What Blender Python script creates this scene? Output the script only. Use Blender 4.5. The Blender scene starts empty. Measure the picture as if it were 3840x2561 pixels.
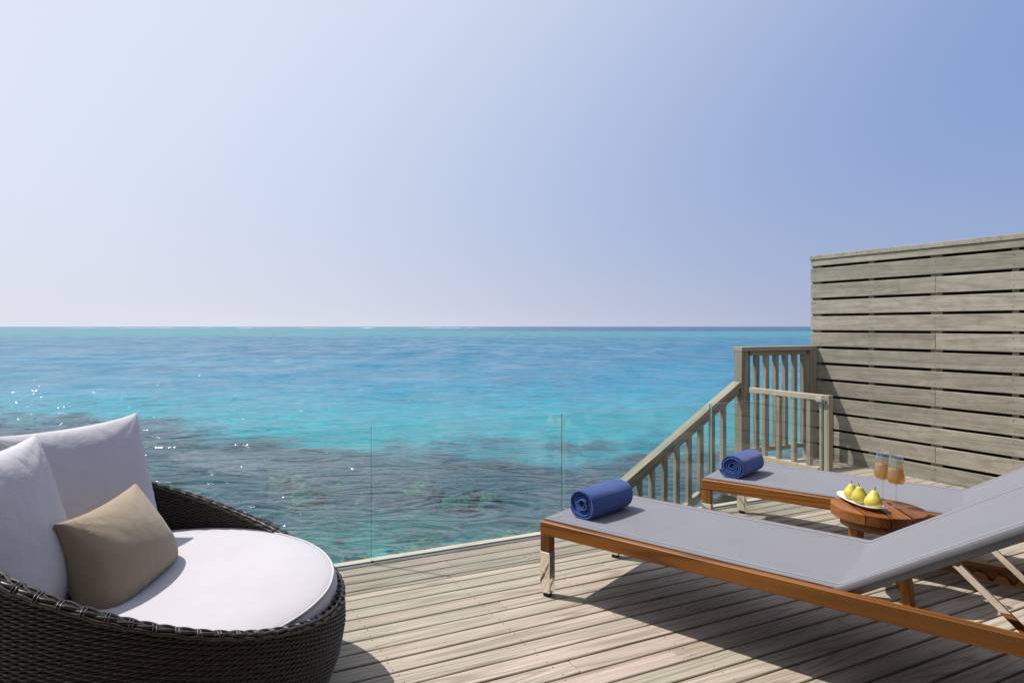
import bpy, bmesh, math, random
import numpy as np
from mathutils import Vector, Matrix, noise

R = math.radians
PI = math.pi
scene = bpy.context.scene
col = scene.collection

# ------------------------------------------------------------------ camera
CAM_H = 1.4
cam_d = bpy.data.cameras.new("camera")
cam = bpy.data.objects.new("camera", cam_d)
col.objects.link(cam)
cam.location = (0, 0, CAM_H)
cam.rotation_euler = (R(90), 0, R(-24.617))
cam_d.sensor_width = 36
cam_d.lens = 22.458
cam_d.shift_x = 0.0534
cam_d.shift_y = -0.0146
cam_d.clip_start = 0.05
cam_d.clip_end = 60000
scene.camera = cam

# ------------------------------------------------------------------ sky, sun, exposure
SUN_AZ = 134.0      # degrees counter-clockwise from +X
SUN_EL = 57.5
w = bpy.data.worlds.new("World")
scene.world = w
w.use_nodes = True
wn = w.node_tree.nodes
wl = w.node_tree.links
for n in list(wn):
    wn.remove(n)
sky = wn.new('ShaderNodeTexSky')
sky.sky_type = 'NISHITA'
sky.sun_disc = False
sky.sun_elevation = R(SUN_EL)
sky.sun_rotation = R(90 - SUN_AZ)
sky.air_density = 1.0
sky.dust_density = 2.2
sky.ozone_density = 3.0
sky.altitude = 0
bg = wn.new('ShaderNodeBackground')
bg.inputs['Strength'].default_value = 0.115
wo = wn.new('ShaderNodeOutputWorld')
# marine haze: paler and greyer towards the horizon, brighter on the sun's side
def _m(op, a, b=0.0, clamp=False):
    nd = wn.new('ShaderNodeMath'); nd.operation = op; nd.use_clamp = clamp
    for i, v in enumerate((a, b)):
        if isinstance(v, (int, float)): nd.inputs[i].default_value = v
        else: wl.new(v, nd.inputs[i])
    return nd.outputs[0]
wtc = wn.new('ShaderNodeTexCoord')
wsp = wn.new('ShaderNodeSeparateXYZ'); wl.new(wtc.outputs['Generated'], wsp.inputs[0])
elev = _m('MAXIMUM', wsp.outputs[2], 0.0)
sdir = (math.cos(R(SUN_AZ)) * math.cos(R(SUN_EL)), math.sin(R(SUN_AZ)) * math.cos(R(SUN_EL)), math.sin(R(SUN_EL)))
dotn = wn.new('ShaderNodeVectorMath'); dotn.operation = 'DOT_PRODUCT'
wl.new(wtc.outputs['Generated'], dotn.inputs[0]); dotn.inputs[1].default_value = sdir
cg = dotn.outputs['Value']
def _cm(f, a, b):
    nd = wn.new('ShaderNodeMix'); nd.data_type = 'RGBA'
    wl.new(f, nd.inputs[0])
    for sk, v in ((nd.inputs[6], a), (nd.inputs[7], b)):
        if isinstance(v, tuple): sk.default_value = (*v, 1)
        else: wl.new(v, sk)
    return nd.outputs[2]
def _mr(v, a, b):
    nd = wn.new('ShaderNodeMapRange'); nd.interpolation_type = 'SMOOTHSTEP'
    wl.new(v, nd.inputs[0]); nd.inputs[1].default_value = a; nd.inputs[2].default_value = b
    return nd.outputs[0]
SKS = 0.115
hz_lo = _cm(_mr(cg, -0.28, 0.44), (0.36 / SKS, 0.42 / SKS, 0.60 / SKS), (0.75 / SKS, 0.77 / SKS, 0.86 / SKS))
hz_hi = _cm(_mr(cg, 0.0, 0.74), (0.19 / SKS, 0.325 / SKS, 0.68 / SKS), (0.86 / SKS, 0.91 / SKS, 1.04 / SKS))
low = _m('POWER', 2.718, _m('MULTIPLY', elev, -5.5))
haze_c = _cm(low, hz_hi, hz_lo)
fh = _m('ADD', 0.72, _m('MULTIPLY', low, 0.28), True)
sky_c = _cm(fh, sky.outputs['Color'], haze_c)
wl.new(sky_c, bg.inputs['Color'])
wl.new(bg.outputs[0], wo.inputs[0])

sd = bpy.data.lights.new("sun", 'SUN')
sd.energy = 5.0
sd.angle = R(0.5)
sd.color = (1.0, 0.955, 0.9)
sun = bpy.data.objects.new("sun", sd)
col.objects.link(sun)
Ld = Vector((-math.cos(R(SUN_AZ)) * math.cos(R(SUN_EL)), -math.sin(R(SUN_AZ)) * math.cos(R(SUN_EL)), -math.sin(R(SUN_EL))))
sun.rotation_euler = Ld.to_track_quat('-Z', 'Y').to_euler()
sun.location = -Ld * 30

vs = scene.view_settings
vs.view_transform = 'Standard'
vs.look = 'None'
vs.exposure = 0.0
vs.gamma = 1.0
vs.use_curve_mapping = False
scene.render.engine = 'CYCLES'
scene.cycles.max_bounces = 10
scene.cycles.transparent_max_bounces = 16
scene.cycles.caustics_reflective = False
scene.cycles.caustics_refractive = False

# ------------------------------------------------------------------ helpers
def tag(o, label=None, cat=None, group=None, kind=None):
    if label: o['label'] = label
    if cat: o['category'] = cat
    if group: o['group'] = group
    if kind: o['kind'] = kind
    return o

def empty(name, loc, rz=0.0):
    o = bpy.data.objects.new(name, None)
    col.objects.link(o)
    o.location = loc
    o.rotation_euler = (0, 0, rz)
    o.empty_display_size = 0.1
    return o

def link(name, me, parent=None, mat=None, loc=(0, 0, 0), rot=(0, 0, 0)):
    o = bpy.data.objects.new(name, me)
    col.objects.link(o)
    o.location = loc
    o.rotation_euler = rot
    if mat is not None and len(me.materials) == 0:
        me.materials.append(mat)
    if parent is not None:
        o.parent = parent
    return o

def mesh_np(name, verts, faces, smooth=False):
    me = bpy.data.meshes.new(name)
    me.from_pydata([tuple(v) for v in verts], [], [tuple(f) for f in faces])
    if smooth:
        me.polygons.foreach_set('use_smooth', [True] * len(me.polygons))
    me.update()
    return me

def box_mesh(name, sx, sy, sz, bevel=0.002, seg=1, centre=(0, 0, 0)):
    bm = bmesh.new()
    bmesh.ops.create_cube(bm, size=1.0)
    for v in bm.verts:
        v.co = Vector((v.co.x * sx + centre[0], v.co.y * sy + centre[1], v.co.z * sz + centre[2]))
    if bevel > 0:
        bmesh.ops.bevel(bm, geom=list(bm.edges), offset=min(bevel, 0.45 * min(sx, sy, sz)), segments=seg, profile=0.6, affect='EDGES')
    me = bpy.data.meshes.new(name)
    bm.to_mesh(me)
    bm.free()
    if seg > 1:
        me.polygons.foreach_set('use_smooth', [True] * len(me.polygons))
        try:
            me.set_sharp_from_angle(angle=R(35))
        except Exception:
            pass
    return me

def box(name, x0, x1, y0, y1, z0, z1, mat, parent=None, bevel=0.002, seg=1):
    """axis-aligned box in its parent's space; the origin is the box centre and X the long axis is untouched"""
    c = ((x0 + x1) / 2, (y0 + y1) / 2, (z0 + z1) / 2)
    me = box_mesh(name, abs(x1 - x0), abs(y1 - y0), abs(z1 - z0), bevel, seg)
    return link(name, me, parent, mat, c)

def beam(name, p, q, wd, ht, mat, parent=None, bevel=0.002, up=(0, 0, 1), seg=1):
    """square bar from p to q, local X along the bar"""
    p, q = Vector(p), Vector(q)
    d = q - p
    L = d.length
    x = d.normalized()
    u = Vector(up)
    y = u.cross(x).normalized()
    z = x.cross(y)
    me = box_mesh(name, L, wd, ht, bevel, seg)
    o = link(name, me, parent, mat)
    m = Matrix((x, y, z)).transposed().to_4x4()
    m.translation = (p + q) / 2
    o.matrix_local = m
    return o

def tube_pts(path, rad, n=8, closed=False):
    """verts/faces of a tube along a list of points"""
    path = [Vector(p) for p in path]
    N = len(path)
    verts, faces = [], []
    prev = None
    for i, p in enumerate(path):
        a = path[(i - 1) % N] if (closed or i > 0) else p
        b = path[(i + 1) % N] if (closed or i < N - 1) else p
        t = (b - a).normalized()
        ref = Vector((0, 0, 1)) if abs(t.z) < 0.9 else Vector((1, 0, 0))
        s = t.cross(ref).normalized()
        if prev is not None:
            s2 = (prev - t * prev.dot(t))
            if s2.length > 1e-6: s = s2.normalized()
        prev = s
        u = s.cross(t)
        rr = rad(i / (N - 1)) if callable(rad) else rad
        for k in range(n):
            an = 2 * PI * k / n
            verts.append(p + s * (math.cos(an) * rr) + u * (math.sin(an) * rr))
    M = N if closed else N - 1
    for i in range(M):
        for k in range(n):
            a0 = i * n + k; a1 = i * n + (k + 1) % n
            b0 = ((i + 1) % N) * n + k; b1 = ((i + 1) % N) * n + (k + 1) % n
            faces.append((a0, a1, b1, b0))
    if not closed:
        faces.append(tuple(range(n - 1, -1, -1)))
        faces.append(tuple((N - 1) * n + k for k in range(n)))
    return verts, faces

def tube(name, path, rad, mat, parent=None, n=8, closed=False):
    v, f = tube_pts(path, rad, n, closed)
    return link(name, mesh_np(name, v, f, True), parent, mat)

def lathe_mesh(name, prof, n=32, smooth=True):
    verts, faces = [], []
    idx = []
    for (r, z) in prof:
        if r < 1e-6:
            idx.append([len(verts)]); verts.append((0, 0, z))
        else:
            idx.append(list(range(len(verts), len(verts) + n)))
            for k in range(n):
                verts.append((r * math.cos(2 * PI * k / n), r * math.sin(2 * PI * k / n), z))
    for a, b in zip(idx[:-1], idx[1:]):
        for k in range(n):
            k2 = (k + 1) % n
            if len(a) == 1 and len(b) == 1: continue
            if len(a) == 1: faces.append((a[0], b[k2], b[k]))
            elif len(b) == 1: faces.append((a[k], a[k2], b[0]))
            else: faces.append((a[k], a[k2], b[k2], b[k]))
    return mesh_np(name, verts, faces, smooth)

def nz(x, y, z):
    return noise.noise(Vector((x, y, z)))

# ------------------------------------------------------------------ materials
def newmat(name):
    m = bpy.data.materials.new(name)
    m.use_nodes = True
    nt = m.node_tree
    for n in list(nt.nodes):
        nt.nodes.remove(n)
    out = nt.nodes.new('ShaderNodeOutputMaterial')
    return m, nt, out

class NT:
    def __init__(s, nt): s.nt = nt
    def n(s, t, **k):
        nd = s.nt.nodes.new(t)
        for a, b in k.items():
            if a in ('op',): nd.operation = b
            else: setattr(nd, a, b)
        return nd
    def l(s, a, b): s.nt.links.new(a, b)
    def val(s, sock, v):
        if hasattr(v, 'is_linked') or isinstance(v, bpy.types.NodeSocket): s.l(v, sock)
        else: sock.default_value = v
    def math(s, op, a, b=0.0, c=None, clamp=False):
        nd = s.n('ShaderNodeMath'); nd.operation = op; nd.use_clamp = clamp
        s.val(nd.inputs[0], a); s.val(nd.inputs[1], b)
        if c is not None: s.val(nd.inputs[2], c)
        return nd.outputs[0]
    def vmath(s, op, a, b):
        nd = s.n('ShaderNodeVectorMath'); nd.operation = op
        s.val(nd.inputs[0], a); s.val(nd.inputs[1], b)
        return nd.outputs[0]
    def mix(s, f, a, b, bt='MIX'):
        nd = s.n('ShaderNodeMix'); nd.data_type = 'RGBA'; nd.blend_type = bt
        s.val(nd.inputs[0], f)
        for sock, v in ((nd.inputs[6], a), (nd.inputs[7], b)):
            if isinstance(v, tuple): sock.default_value = (*v[:3], 1)
            else: s.l(v, sock)
        return nd.outputs[2]
    def noise(s, vec, scale, detail=3, rough=0.5, dist=0.0):
        nd = s.n('ShaderNodeTexNoise')
        s.l(vec, nd.inputs['Vector'])
        nd.inputs['Scale'].default_value = scale
        nd.inputs['Detail'].default_value = detail
        nd.inputs['Roughness'].default_value = rough
        nd.inputs['Distortion'].default_value = dist
        return nd.outputs['Fac']
    def mapr(s, v, a, b, c=0.0, d=1.0, smooth=False):
        nd = s.n('ShaderNodeMapRange')
        if smooth: nd.interpolation_type = 'SMOOTHSTEP'
        s.val(nd.inputs[0], v)
        for i, x in zip((1, 2, 3, 4), (a, b, c, d)): nd.inputs[i].default_value = x
        return nd.outputs[0]
    def mapping(s, vec, loc=(0, 0, 0), rot=(0, 0, 0), scale=(1, 1, 1)):
        nd = s.n('ShaderNodeMapping')
        s.l(vec, nd.inputs[0])
        nd.inputs['Location'].default_value = loc
        nd.inputs['Rotation'].default_value = rot
        nd.inputs['Scale'].default_value = scale
        return nd.outputs[0]
    def bump(s, h, strength=0.3, dist=0.01, normal=None):
        nd = s.n('ShaderNodeBump')
        nd.inputs['Strength'].default_value = strength
        nd.inputs['Distance'].default_value = dist
        s.l(h, nd.inputs['Height'])
        if normal is not None: s.l(normal, nd.inputs['Normal'])
        return nd.outputs[0]
    def principled(s, out, **k):
        p = s.n('ShaderNodeBsdfPrincipled')
        for a, b in k.items():
            a = a.replace('_', ' ')
            if isinstance(b, tuple): p.inputs[a].default_value = (*b[:3], 1)
            else: s.val(p.inputs[a], b)
        if out is not None: s.l(p.outputs[0], out.inputs[0])
        return p

def wood(name, a, b, c, grain=1.0, rough=0.7, spec=0.3, axis='X', dark=0.55, var=0.16, ring=0.35, bumps=0.25, blotch=0.0, scale=1.0):
    """a,b,c: three tones the boards vary between; grain runs along local `axis`"""
    m, nt, out = newmat(name)
    N = NT(nt)
    tc = N.n('ShaderNodeTexCoord')
    oi = N.n('ShaderNodeObjectInfo')
    rnd = oi.outputs['Random']
    off = N.n('ShaderNodeCombineXYZ')
    N.l(N.math('MULTIPLY', rnd, 37.0), off.inputs[0]); N.l(N.math('MULTIPLY', rnd, 91.0), off.inputs[1]); N.l(N.math('MULTIPLY', rnd, 53.0), off.inputs[2])
    vec = N.vmath('ADD', tc.outputs['Object'], off.outputs[0])
    if axis == 'X': sl, sg, sr = (0.9, 9, 9), (4, 170, 170), (0.55, 10, 10)
    elif axis == 'Y': sl, sg, sr = (9, 0.9, 9), (170, 4, 170), (10, 0.55, 10)
    else: sl, sg, sr = (9, 9, 0.9), (170, 170, 4), (10, 10, 0.55)
    sl = tuple(v * scale for v in sl); sg = tuple(v * scale for v in sg); sr = tuple(v * scale for v in sr)
    big = N.noise(N.mapping(vec, scale=sl), 1.0, 3, 0.55)
    fine = N.noise(N.mapping(vec, scale=sg), 1.0, 4, 0.65)
    # cathedral rings: contour bands of a stretched noise field
    rn = N.noise(N.mapping(vec, scale=sr), 0.55, 1.5, 0.4, 0.3)
    bands = N.math('SINE', N.math('MULTIPLY', rn, 95.0))
    bands = N.math('POWER', N.mapr(bands, -1, 1), 3.5)
    # tone per board
    r2 = N.math('FRACT', N.math('MULTIPLY', rnd, 7.31))
    base = N.mix(N.mapr(rnd, 0.2, 0.8, 0, 1, True), a, b)
    base = N.mix(N.mapr(N.math('ADD', N.math('MULTIPLY', r2, 0.6), N.math('MULTIPLY', big, 0.7)), 0.55, 1.0, 0, 1, True), base, c)
    lum = N.math('ADD', N.mapr(big, 0.3, 0.7, 1 - var, 1 + var), N.math('MULTIPLY', N.math('SUBTRACT', r2, 0.5), var * 1.2))
    lum = N.math('MULTIPLY', lum, N.mapr(fine, 0.3, 0.75, 1 + 0.12 * grain, 1 - 0.22 * grain))
    lum = N.math('MULTIPLY', lum, N.math('SUBTRACT', 1.0, N.math('MULTIPLY', bands, ring)))
    # dark cracks / checks along the grain
    ck = N.noise(N.mapping(vec, loc=(5, 3, 1), scale=tuple(v * 0.35 for v in sg)), 1.0, 2, 0.5)
    ckm = N.mapr(ck, 0.70, 0.76, 0, 1)
    if blotch > 0:
        bl = N.noise(N.mapping(vec, scale=(9 * scale, 14 * scale, 14 * scale)), 1.0, 4, 0.6, 0.6)
        lum = N.math('MULTIPLY', lum, N.mapr(bl, 0.3, 0.7, 1 - blotch, 1 + blotch))
    hs = N.n('ShaderNodeMix'); hs.data_type = 'RGBA'; hs.blend_type = 'MULTIPLY'
    hs.inputs[0].default_value = 1.0
    N.l(base, hs.inputs[6])
    cmb = N.n('ShaderNodeCombineColor')
    N.l(lum, cmb.inputs[0]); N.l(lum, cmb.inputs[1]); N.l(N.math('POWER', lum, 1.15), cmb.inputs[2])
    N.l(cmb.outputs[0], hs.inputs[7])
    colr = N.mix(N.math('MULTIPLY', ckm, dark), hs.outputs[2], tuple(v * 0.25 for v in a))
    h = N.math('SUBTRACT', N.math('ADD', N.math('MULTIPLY', fine, 0.6), N.math('MULTIPLY', bands, -0.3)), N.math('MULTIPLY', ckm, 0.8))
    nrm = N.bump(h, bumps, 0.004)
    N.principled(out, Base_Color=colr, Roughness=rough, Specular_IOR_Level=spec, Normal=nrm)
    return m

M_deck = wood('deck_wood', (0.41, 0.345, 0.277), (0.385, 0.345, 0.268), (0.43, 0.348, 0.292), ring=0.30, rough=0.72, var=0.10, grain=1.6, bumps=0.4, dark=0.35)
M_fence = wood('fence_wood', (0.32, 0.292, 0.235), (0.30, 0.277, 0.225), (0.345, 0.312, 0.25), ring=0.18, rough=0.8, var=0.12, blotch=0.15, dark=0.25, grain=1.2)
M_fenceZ = wood('baluster_wood', (0.31, 0.278, 0.218), (0.285, 0.257, 0.202), (0.335, 0.298, 0.232), axis='Z', ring=0.28, rough=0.8, var=0.12, dark=0.35, blotch=0.06, grain=1.6)
M_railX = wood('rail_wood', (0.31, 0.278, 0.218), (0.285, 0.257, 0.202), (0.335, 0.298, 0.232), axis='X', ring=0.25, rough=0.8, var=0.12, dark=0.35, blotch=0.06)
M_pale = wood('pale_rail_wood', (0.50, 0.43, 0.33), (0.46, 0.40, 0.31), (0.52, 0.45, 0.35), axis='X', ring=0.22, rough=0.75, var=0.08)
M_paleZ = wood('pale_post_wood', (0.40, 0.36, 0.28), (0.37, 0.34, 0.26), (0.42, 0.37, 0.29), axis='Z', ring=0.22, rough=0.75, var=0.08)
M_teak = wood('teak', (0.24, 0.086, 0.012), (0.21, 0.073, 0.010), (0.28, 0.103, 0.015), ring=0.45, rough=0.45, spec=0.3, var=0.14, dark=0.3, grain=0.7, bumps=0.08, scale=0.8)
M_teakZ = wood('teak_upright', (0.24, 0.086, 0.012), (0.21, 0.073, 0.010), (0.28, 0.103, 0.015), axis='Z', ring=0.45, rough=0.45, spec=0.3, var=0.14, dark=0.3, grain=0.7, bumps=0.08, scale=0.8)
M_teakT = wood('teak_table', (0.26, 0.086, 0.017), (0.22, 0.070, 0.014), (0.31, 0.106, 0.022), ring=0.3, rough=0.4, spec=0.45, var=0.16, dark=0.35, grain=0.8, bumps=0.1, blotch=0.1)

def simple(name, color, rough=0.5, metal=0.0, spec=0.5, bump=None, var=0.0, vscale=8.0):
    m, nt, out = newmat(name)
    N = NT(nt)
    tc = N.n('ShaderNodeTexCoord')
    kw = dict(Roughness=rough, Metallic=metal, Specular_IOR_Level=spec)
    if var > 0:
        nn = N.noise(tc.outputs['Object'], vscale, 4, 0.6)
        kw['Base_Color'] = N.mix(N.mapr(nn, 0.3, 0.7), tuple(v * (1 - var) for v in color), tuple(min(1, v * (1 + var)) for v in color))
    else:
        kw['Base_Color'] = color
    if bump:
        nn = N.noise(tc.outputs['Object'], bump[0], 3, 0.6)
        kw['Normal'] = N.bump(nn, bump[1], 0.003)
    N.principled(out, **kw)
    return m

M_chrome = simple('polished_steel', (0.86, 0.82, 0.76), 0.06, 1.0, bump=(9, 0.25))
M_alu = simple('aluminium', (0.62, 0.64, 0.67), 0.32, 1.0)
M_rubber = simple('rubber', (0.02, 0.02, 0.02), 0.7)
M_tube = simple('grey_tube', (0.13, 0.135, 0.15), 0.45)
M_dark = simple('underside', (0.03, 0.027, 0.022), 0.9)
M_screw = simple('screw_steel', (0.12, 0.10, 0.08), 0.5, 0.6)

def fabric(name, color, threads=900, strength=0.25, rough=0.9, sheen=0.2, var=0.05, mottle=0.0, wr=0.0):
    m, nt, out = newmat(name)
    N = NT(nt)
    tc = N.n('ShaderNodeTexCoord')
    v = tc.outputs['Object']
    big = N.noise(v, 5.0, 3, 0.6)
    fine = N.noise(v, threads * 0.6, 2, 0.7)
    wv = N.n('ShaderNodeTexWave'); wv.bands_direction = 'X'; N.l(v, wv.inputs[0]); wv.inputs['Scale'].default_value = threads * 0.15
    wv2 = N.n('ShaderNodeTexWave'); wv2.bands_direction = 'Y'; N.l(v, wv2.inputs[0]); wv2.inputs['Scale'].default_value = threads * 0.15
    h = N.math('ADD', N.math('MULTIPLY', wv.outputs['Fac'], wv2.outputs['Fac']), fine)
    c0 = N.mix(N.mapr(big, 0.3, 0.7), tuple(x * (1 - var) for x in color), tuple(x * (1 + var) for x in color))
    c1 = N.mix(N.mapr(fine, 0.3, 0.7, 0, mottle), c0, tuple(x * 0.55 for x in color)) if mottle > 0 else c0
    nrm = N.bump(h, strength, 0.001)
    if wr > 0:
        wz = N.noise(v, 9.0, 4, 0.55, 0.4)
        nrm = N.bump(wz, wr, 0.03, nrm)
    p = N.principled(out, Base_Color=c1, Roughness=rough, Specular_IOR_Level=0.2, Normal=nrm)
    p.inputs['Sheen Weight'].default_value = sheen
    return m

M_white = fabric('white_canvas', (0.53, 0.508, 0.53), 700, 0.12, var=0.02, wr=0.30)
M_seat = fabric('seat_canvas', (0.50, 0.478, 0.497), 700, 0.12, var=0.02, wr=0.10)
M_brown = fabric('taupe_canvas', (0.35, 0.27, 0.185), 500, 0.5, var=0.05, mottle=0.25, wr=0.25)
M_sling = fabric('grey_sling', (0.205, 0.205, 0.23), 900, 0.3, var=0.03, mottle=0.25)
M_slingedge = fabric('grey_seam', (0.36, 0.36, 0.40), 900, 0.2)
M_towel = fabric('blue_terry', (0.033, 0.084, 0.30), 260, 1.0, sheen=0.25, var=0.2, mottle=0.6)

def wicker_mat():
    m, nt, out = newmat('dark_wicker')
    N = NT(nt)
    tc = N.n('ShaderNodeTexCoord')
    v = tc.outputs['Object']
    a = N.noise(v, 60.0, 2, 0.5)
    c = N.mix(N.mapr(a, 0.35, 0.65), (0.022, 0.015, 0.012), (0.048, 0.035, 0.028))
    N.principled(out, Base_Color=c, Roughness=0.38, Specular_IOR_Level=0.55)
    return m
M_wicker = wicker_mat()

def glass_mat(name, tint, refl=1.0, edge=False, rough=0.0):
    m, nt, out = newmat(name)
    N = NT(nt)
    tr = N.n('ShaderNodeBsdfTransparent'); tr.inputs[0].default_value = (*tint, 1)
    gl = N.n('ShaderNodeBsdfGlossy'); gl.inputs['Roughness'].default_value = rough; gl.inputs[0].default_value = (1, 1, 1, 1)
    fr = N.n('ShaderNodeFresnel'); fr.inputs[0].default_value = 1.45
    mx = N.n('ShaderNodeMixShader')
    gg = N.n('ShaderNodeNewGeometry')
    fac = N.math('MULTIPLY', fr.outputs[0], refl, clamp=True)
    N.l(N.math('MULTIPLY', fac, N.math('SUBTRACT', 1.0, gg.outputs['Backfacing'])), mx.inputs[0])
    N.l(tr.outputs[0], mx.inputs[1]); N.l(gl.outputs[0], mx.inputs[2])
    N.l(mx.outputs[0], out.inputs[0])
    return m
M_glass = glass_mat('clear_glass', (0.945, 0.975, 0.965), 2.0)
M_wineglass = glass_mat('thin_glass', (0.93, 0.945, 0.95), 3.0)
def edge_mat(name='glass_edge', c=(0.05, 0.13, 0.14), k=0.6):
    m, nt, out = newmat(name)
    N = NT(nt)
    tr = N.n('ShaderNodeBsdfTransparent'); tr.inputs[0].default_value = (0.25, 0.45, 0.45, 1)
    p = N.principled(None, Base_Color=c, Roughness=0.2, Specular_IOR_Level=0.8)
    mx = N.n('ShaderNodeMixShader'); mx.inputs[0].default_value = k
    N.l(tr.outputs[0], mx.inputs[1]); N.l(p.outputs[0], mx.inputs[2]); N.l(mx.outputs[0], out.inputs[0])
    return m
M_edge = edge_mat()
M_edge_lit = edge_mat('glass_edge_lit', (0.42, 0.58, 0.57), 0.45)

def drink_mat():
    m, nt, out = newmat('amber_drink')
    N = NT(nt)
    tc = N.n('ShaderNodeTexCoord')
    sp = N.n('ShaderNodeSeparateXYZ'); N.l(tc.outputs['Object'], sp.inputs[0])
    tr = N.n('ShaderNodeBsdfTransparent')
    N.l(N.mix(N.mapr(sp.outputs[2], 0.135, 0.20), (1.0, 0.72, 0.25), (1.0, 0.78, 0.5)), tr.inputs[0])
    bc = N.mix(N.mapr(sp.outputs[2], 0.135, 0.185), (1.0, 0.60, 0.06), (0.95, 0.62, 0.33))
    p = N.principled(None, Base_Color=bc, Roughness=0.25, Specular_IOR_Level=0.5)
    tl = N.n('ShaderNodeBsdfTranslucent'); N.l(bc, tl.inputs[0])
    m1 = N.n('ShaderNodeMixShader'); m1.inputs[0].default_value = 0.5
    N.l(p.outputs[0], m1.inputs[1]); N.l(tl.outputs[0], m1.inputs[2])
    mx = N.n('ShaderNodeMixShader'); mx.inputs[0].default_value = 0.6
    N.l(tr.outputs[0], mx.inputs[1]); N.l(m1.outputs[0], mx.inputs[2]); N.l(mx.outputs[0], out.inputs[0])
    return m
M_drink = drink_mat()
M_china = simple('white_china', (0.80, 0.81, 0.82), 0.18)

def pear_mat():
    m, nt, out = newmat('pear_skin')
    N = NT(nt)
    tc = N.n('ShaderNodeTexCoord')
    oi = N.n('ShaderNodeObjectInfo')
    v = tc.outputs['Object']
    big = N.noise(v, 22.0, 3, 0.5)
    sp = N.noise(v, 420.0, 2, 0.6)
    c = N.mix(N.mapr(big, 0.38, 0.66), (0.66, 0.50, 0.085), (0.50, 0.45, 0.07))
    c = N.mix(N.math('MULTIPLY', N.mapr(oi.outputs['Random'], 0.3, 0.9), 0.35), c, (0.30, 0.33, 0.03))
    c = N.mix(N.mapr(sp, 0.66, 0.74, 0, 0.55), c, (0.22, 0.16, 0.03))
    N.principled(out, Base_Color=c, Roughness=0.42, Specular_IOR_Level=0.4, Normal=N.bump(sp, 0.06, 0.001))
    return m
M_pear = pear_mat()
M_stem = simple('pear_stem', (0.09, 0.055, 0.02), 0.8)

# ------------------------------------------------------------------ sea
SEA_Z = -1.4
def sea_mat():
    m, nt, out = newmat('sea_water')
    N = NT(nt)
    geo = N.n('ShaderNodeNewGeometry')
    P = geo.outputs['Position']
    rot = (0, 0, R(24.6 + 6))     # wave crests lie roughly across the deck's outlook
    v = N.mapping(P, rot=rot)
    big = N.noise(N.mapping(v, scale=(0.16, 0.30, 1)), 1.0, 2, 0.5, 0.3)
    mid = N.noise(N.mapping(v, loc=(7, 3, 0), scale=(0.75, 1.25, 1)), 1.0, 2, 0.5, 0.9)
    fine = N.noise(N.mapping(v, loc=(1, 9, 0), rot=(0, 0, R(-16)), scale=(2.3, 4.2, 1)), 1.0, 2, 0.55, 0.9)
    micro = N.noise(N.mapping(v, loc=(5, 2, 0), rot=(0, 0, R(14)), scale=(9, 15, 1)), 1.0, 2, 0.6, 0.6)
    def sharp(x, k): return N.math('SUBTRACT', 1.0, N.math('MULTIPLY', N.math('ABSOLUTE', N.math('SUBTRACT', x, 0.5)), k))
    cmbd = N.math('ADD', N.math('MULTIPLY', big, 0.35), N.math('ADD', N.math('MULTIPLY', sharp(mid, 2.0), 0.145), N.math('ADD', N.math('MULTIPLY', sharp(fine, 2.0), 0.031), N.math('MULTIPLY', micro, 0.0055))))
    nrm = N.bump(cmbd, 1.0, 1.0)
    sp = N.n('ShaderNodeSeparateXYZ'); N.l(N.mapping(P, rot=(0, 0, R(24.6))), sp.inputs[0])
    dist = sp.outputs[1]
    fr = N.n('ShaderNodeFresnel'); fr.inputs[0].default_value = 1.33; N.l(nrm, fr.inputs['Normal'])
    gl = N.n('ShaderNodeBsdfGlossy'); gl.inputs['Roughness'].default_value = 0.10; N.l(nrm, gl.inputs['Normal'])
    gl.inputs[0].default_value = (0.95, 0.97, 1, 1)
    tr = N.n('ShaderNodeBsdfTransparent'); tr.inputs[0].default_value = (0.80, 0.96, 0.98, 1)
    mx = N.n('ShaderNodeMixShader')
    # painted sheen: noise shifts the reflection share to imitate steeper and flatter waves
    chop_sheen = N.noise(N.mapping(v, loc=(3, 3, 0), scale=(0.22, 0.42, 1)), 1.0, 8, 0.80, 0.4)
    fac = N.math('ADD', N.math('MINIMUM', fr.outputs[0], 0.44), N.math('MULTIPLY', N.math('SUBTRACT', chop_sheen, 0.5), N.mapr(dist, 8, 60, 0.3, 1.2)))
    wave_sheen = N.noise(N.mapping(v, loc=(13, 31, 0), scale=(0.40, 0.16, 1)), 1.0, 6, 0.74, 0.3)
    fac = N.math('ADD', fac, N.math('MULTIPLY', N.math('SUBTRACT', wave_sheen, 0.5), N.mapr(dist, 14, 70, 0.2, 1.25)))
    N.l(N.math('MAXIMUM', N.math('MINIMUM', fac, 0.8), 0.02), mx.inputs[0])
    N.l(tr.outputs[0], mx.inputs[1]); N.l(gl.outputs[0], mx.inputs[2])
    N.l(mx.outputs[0], out.inputs[0])
    return m

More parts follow.
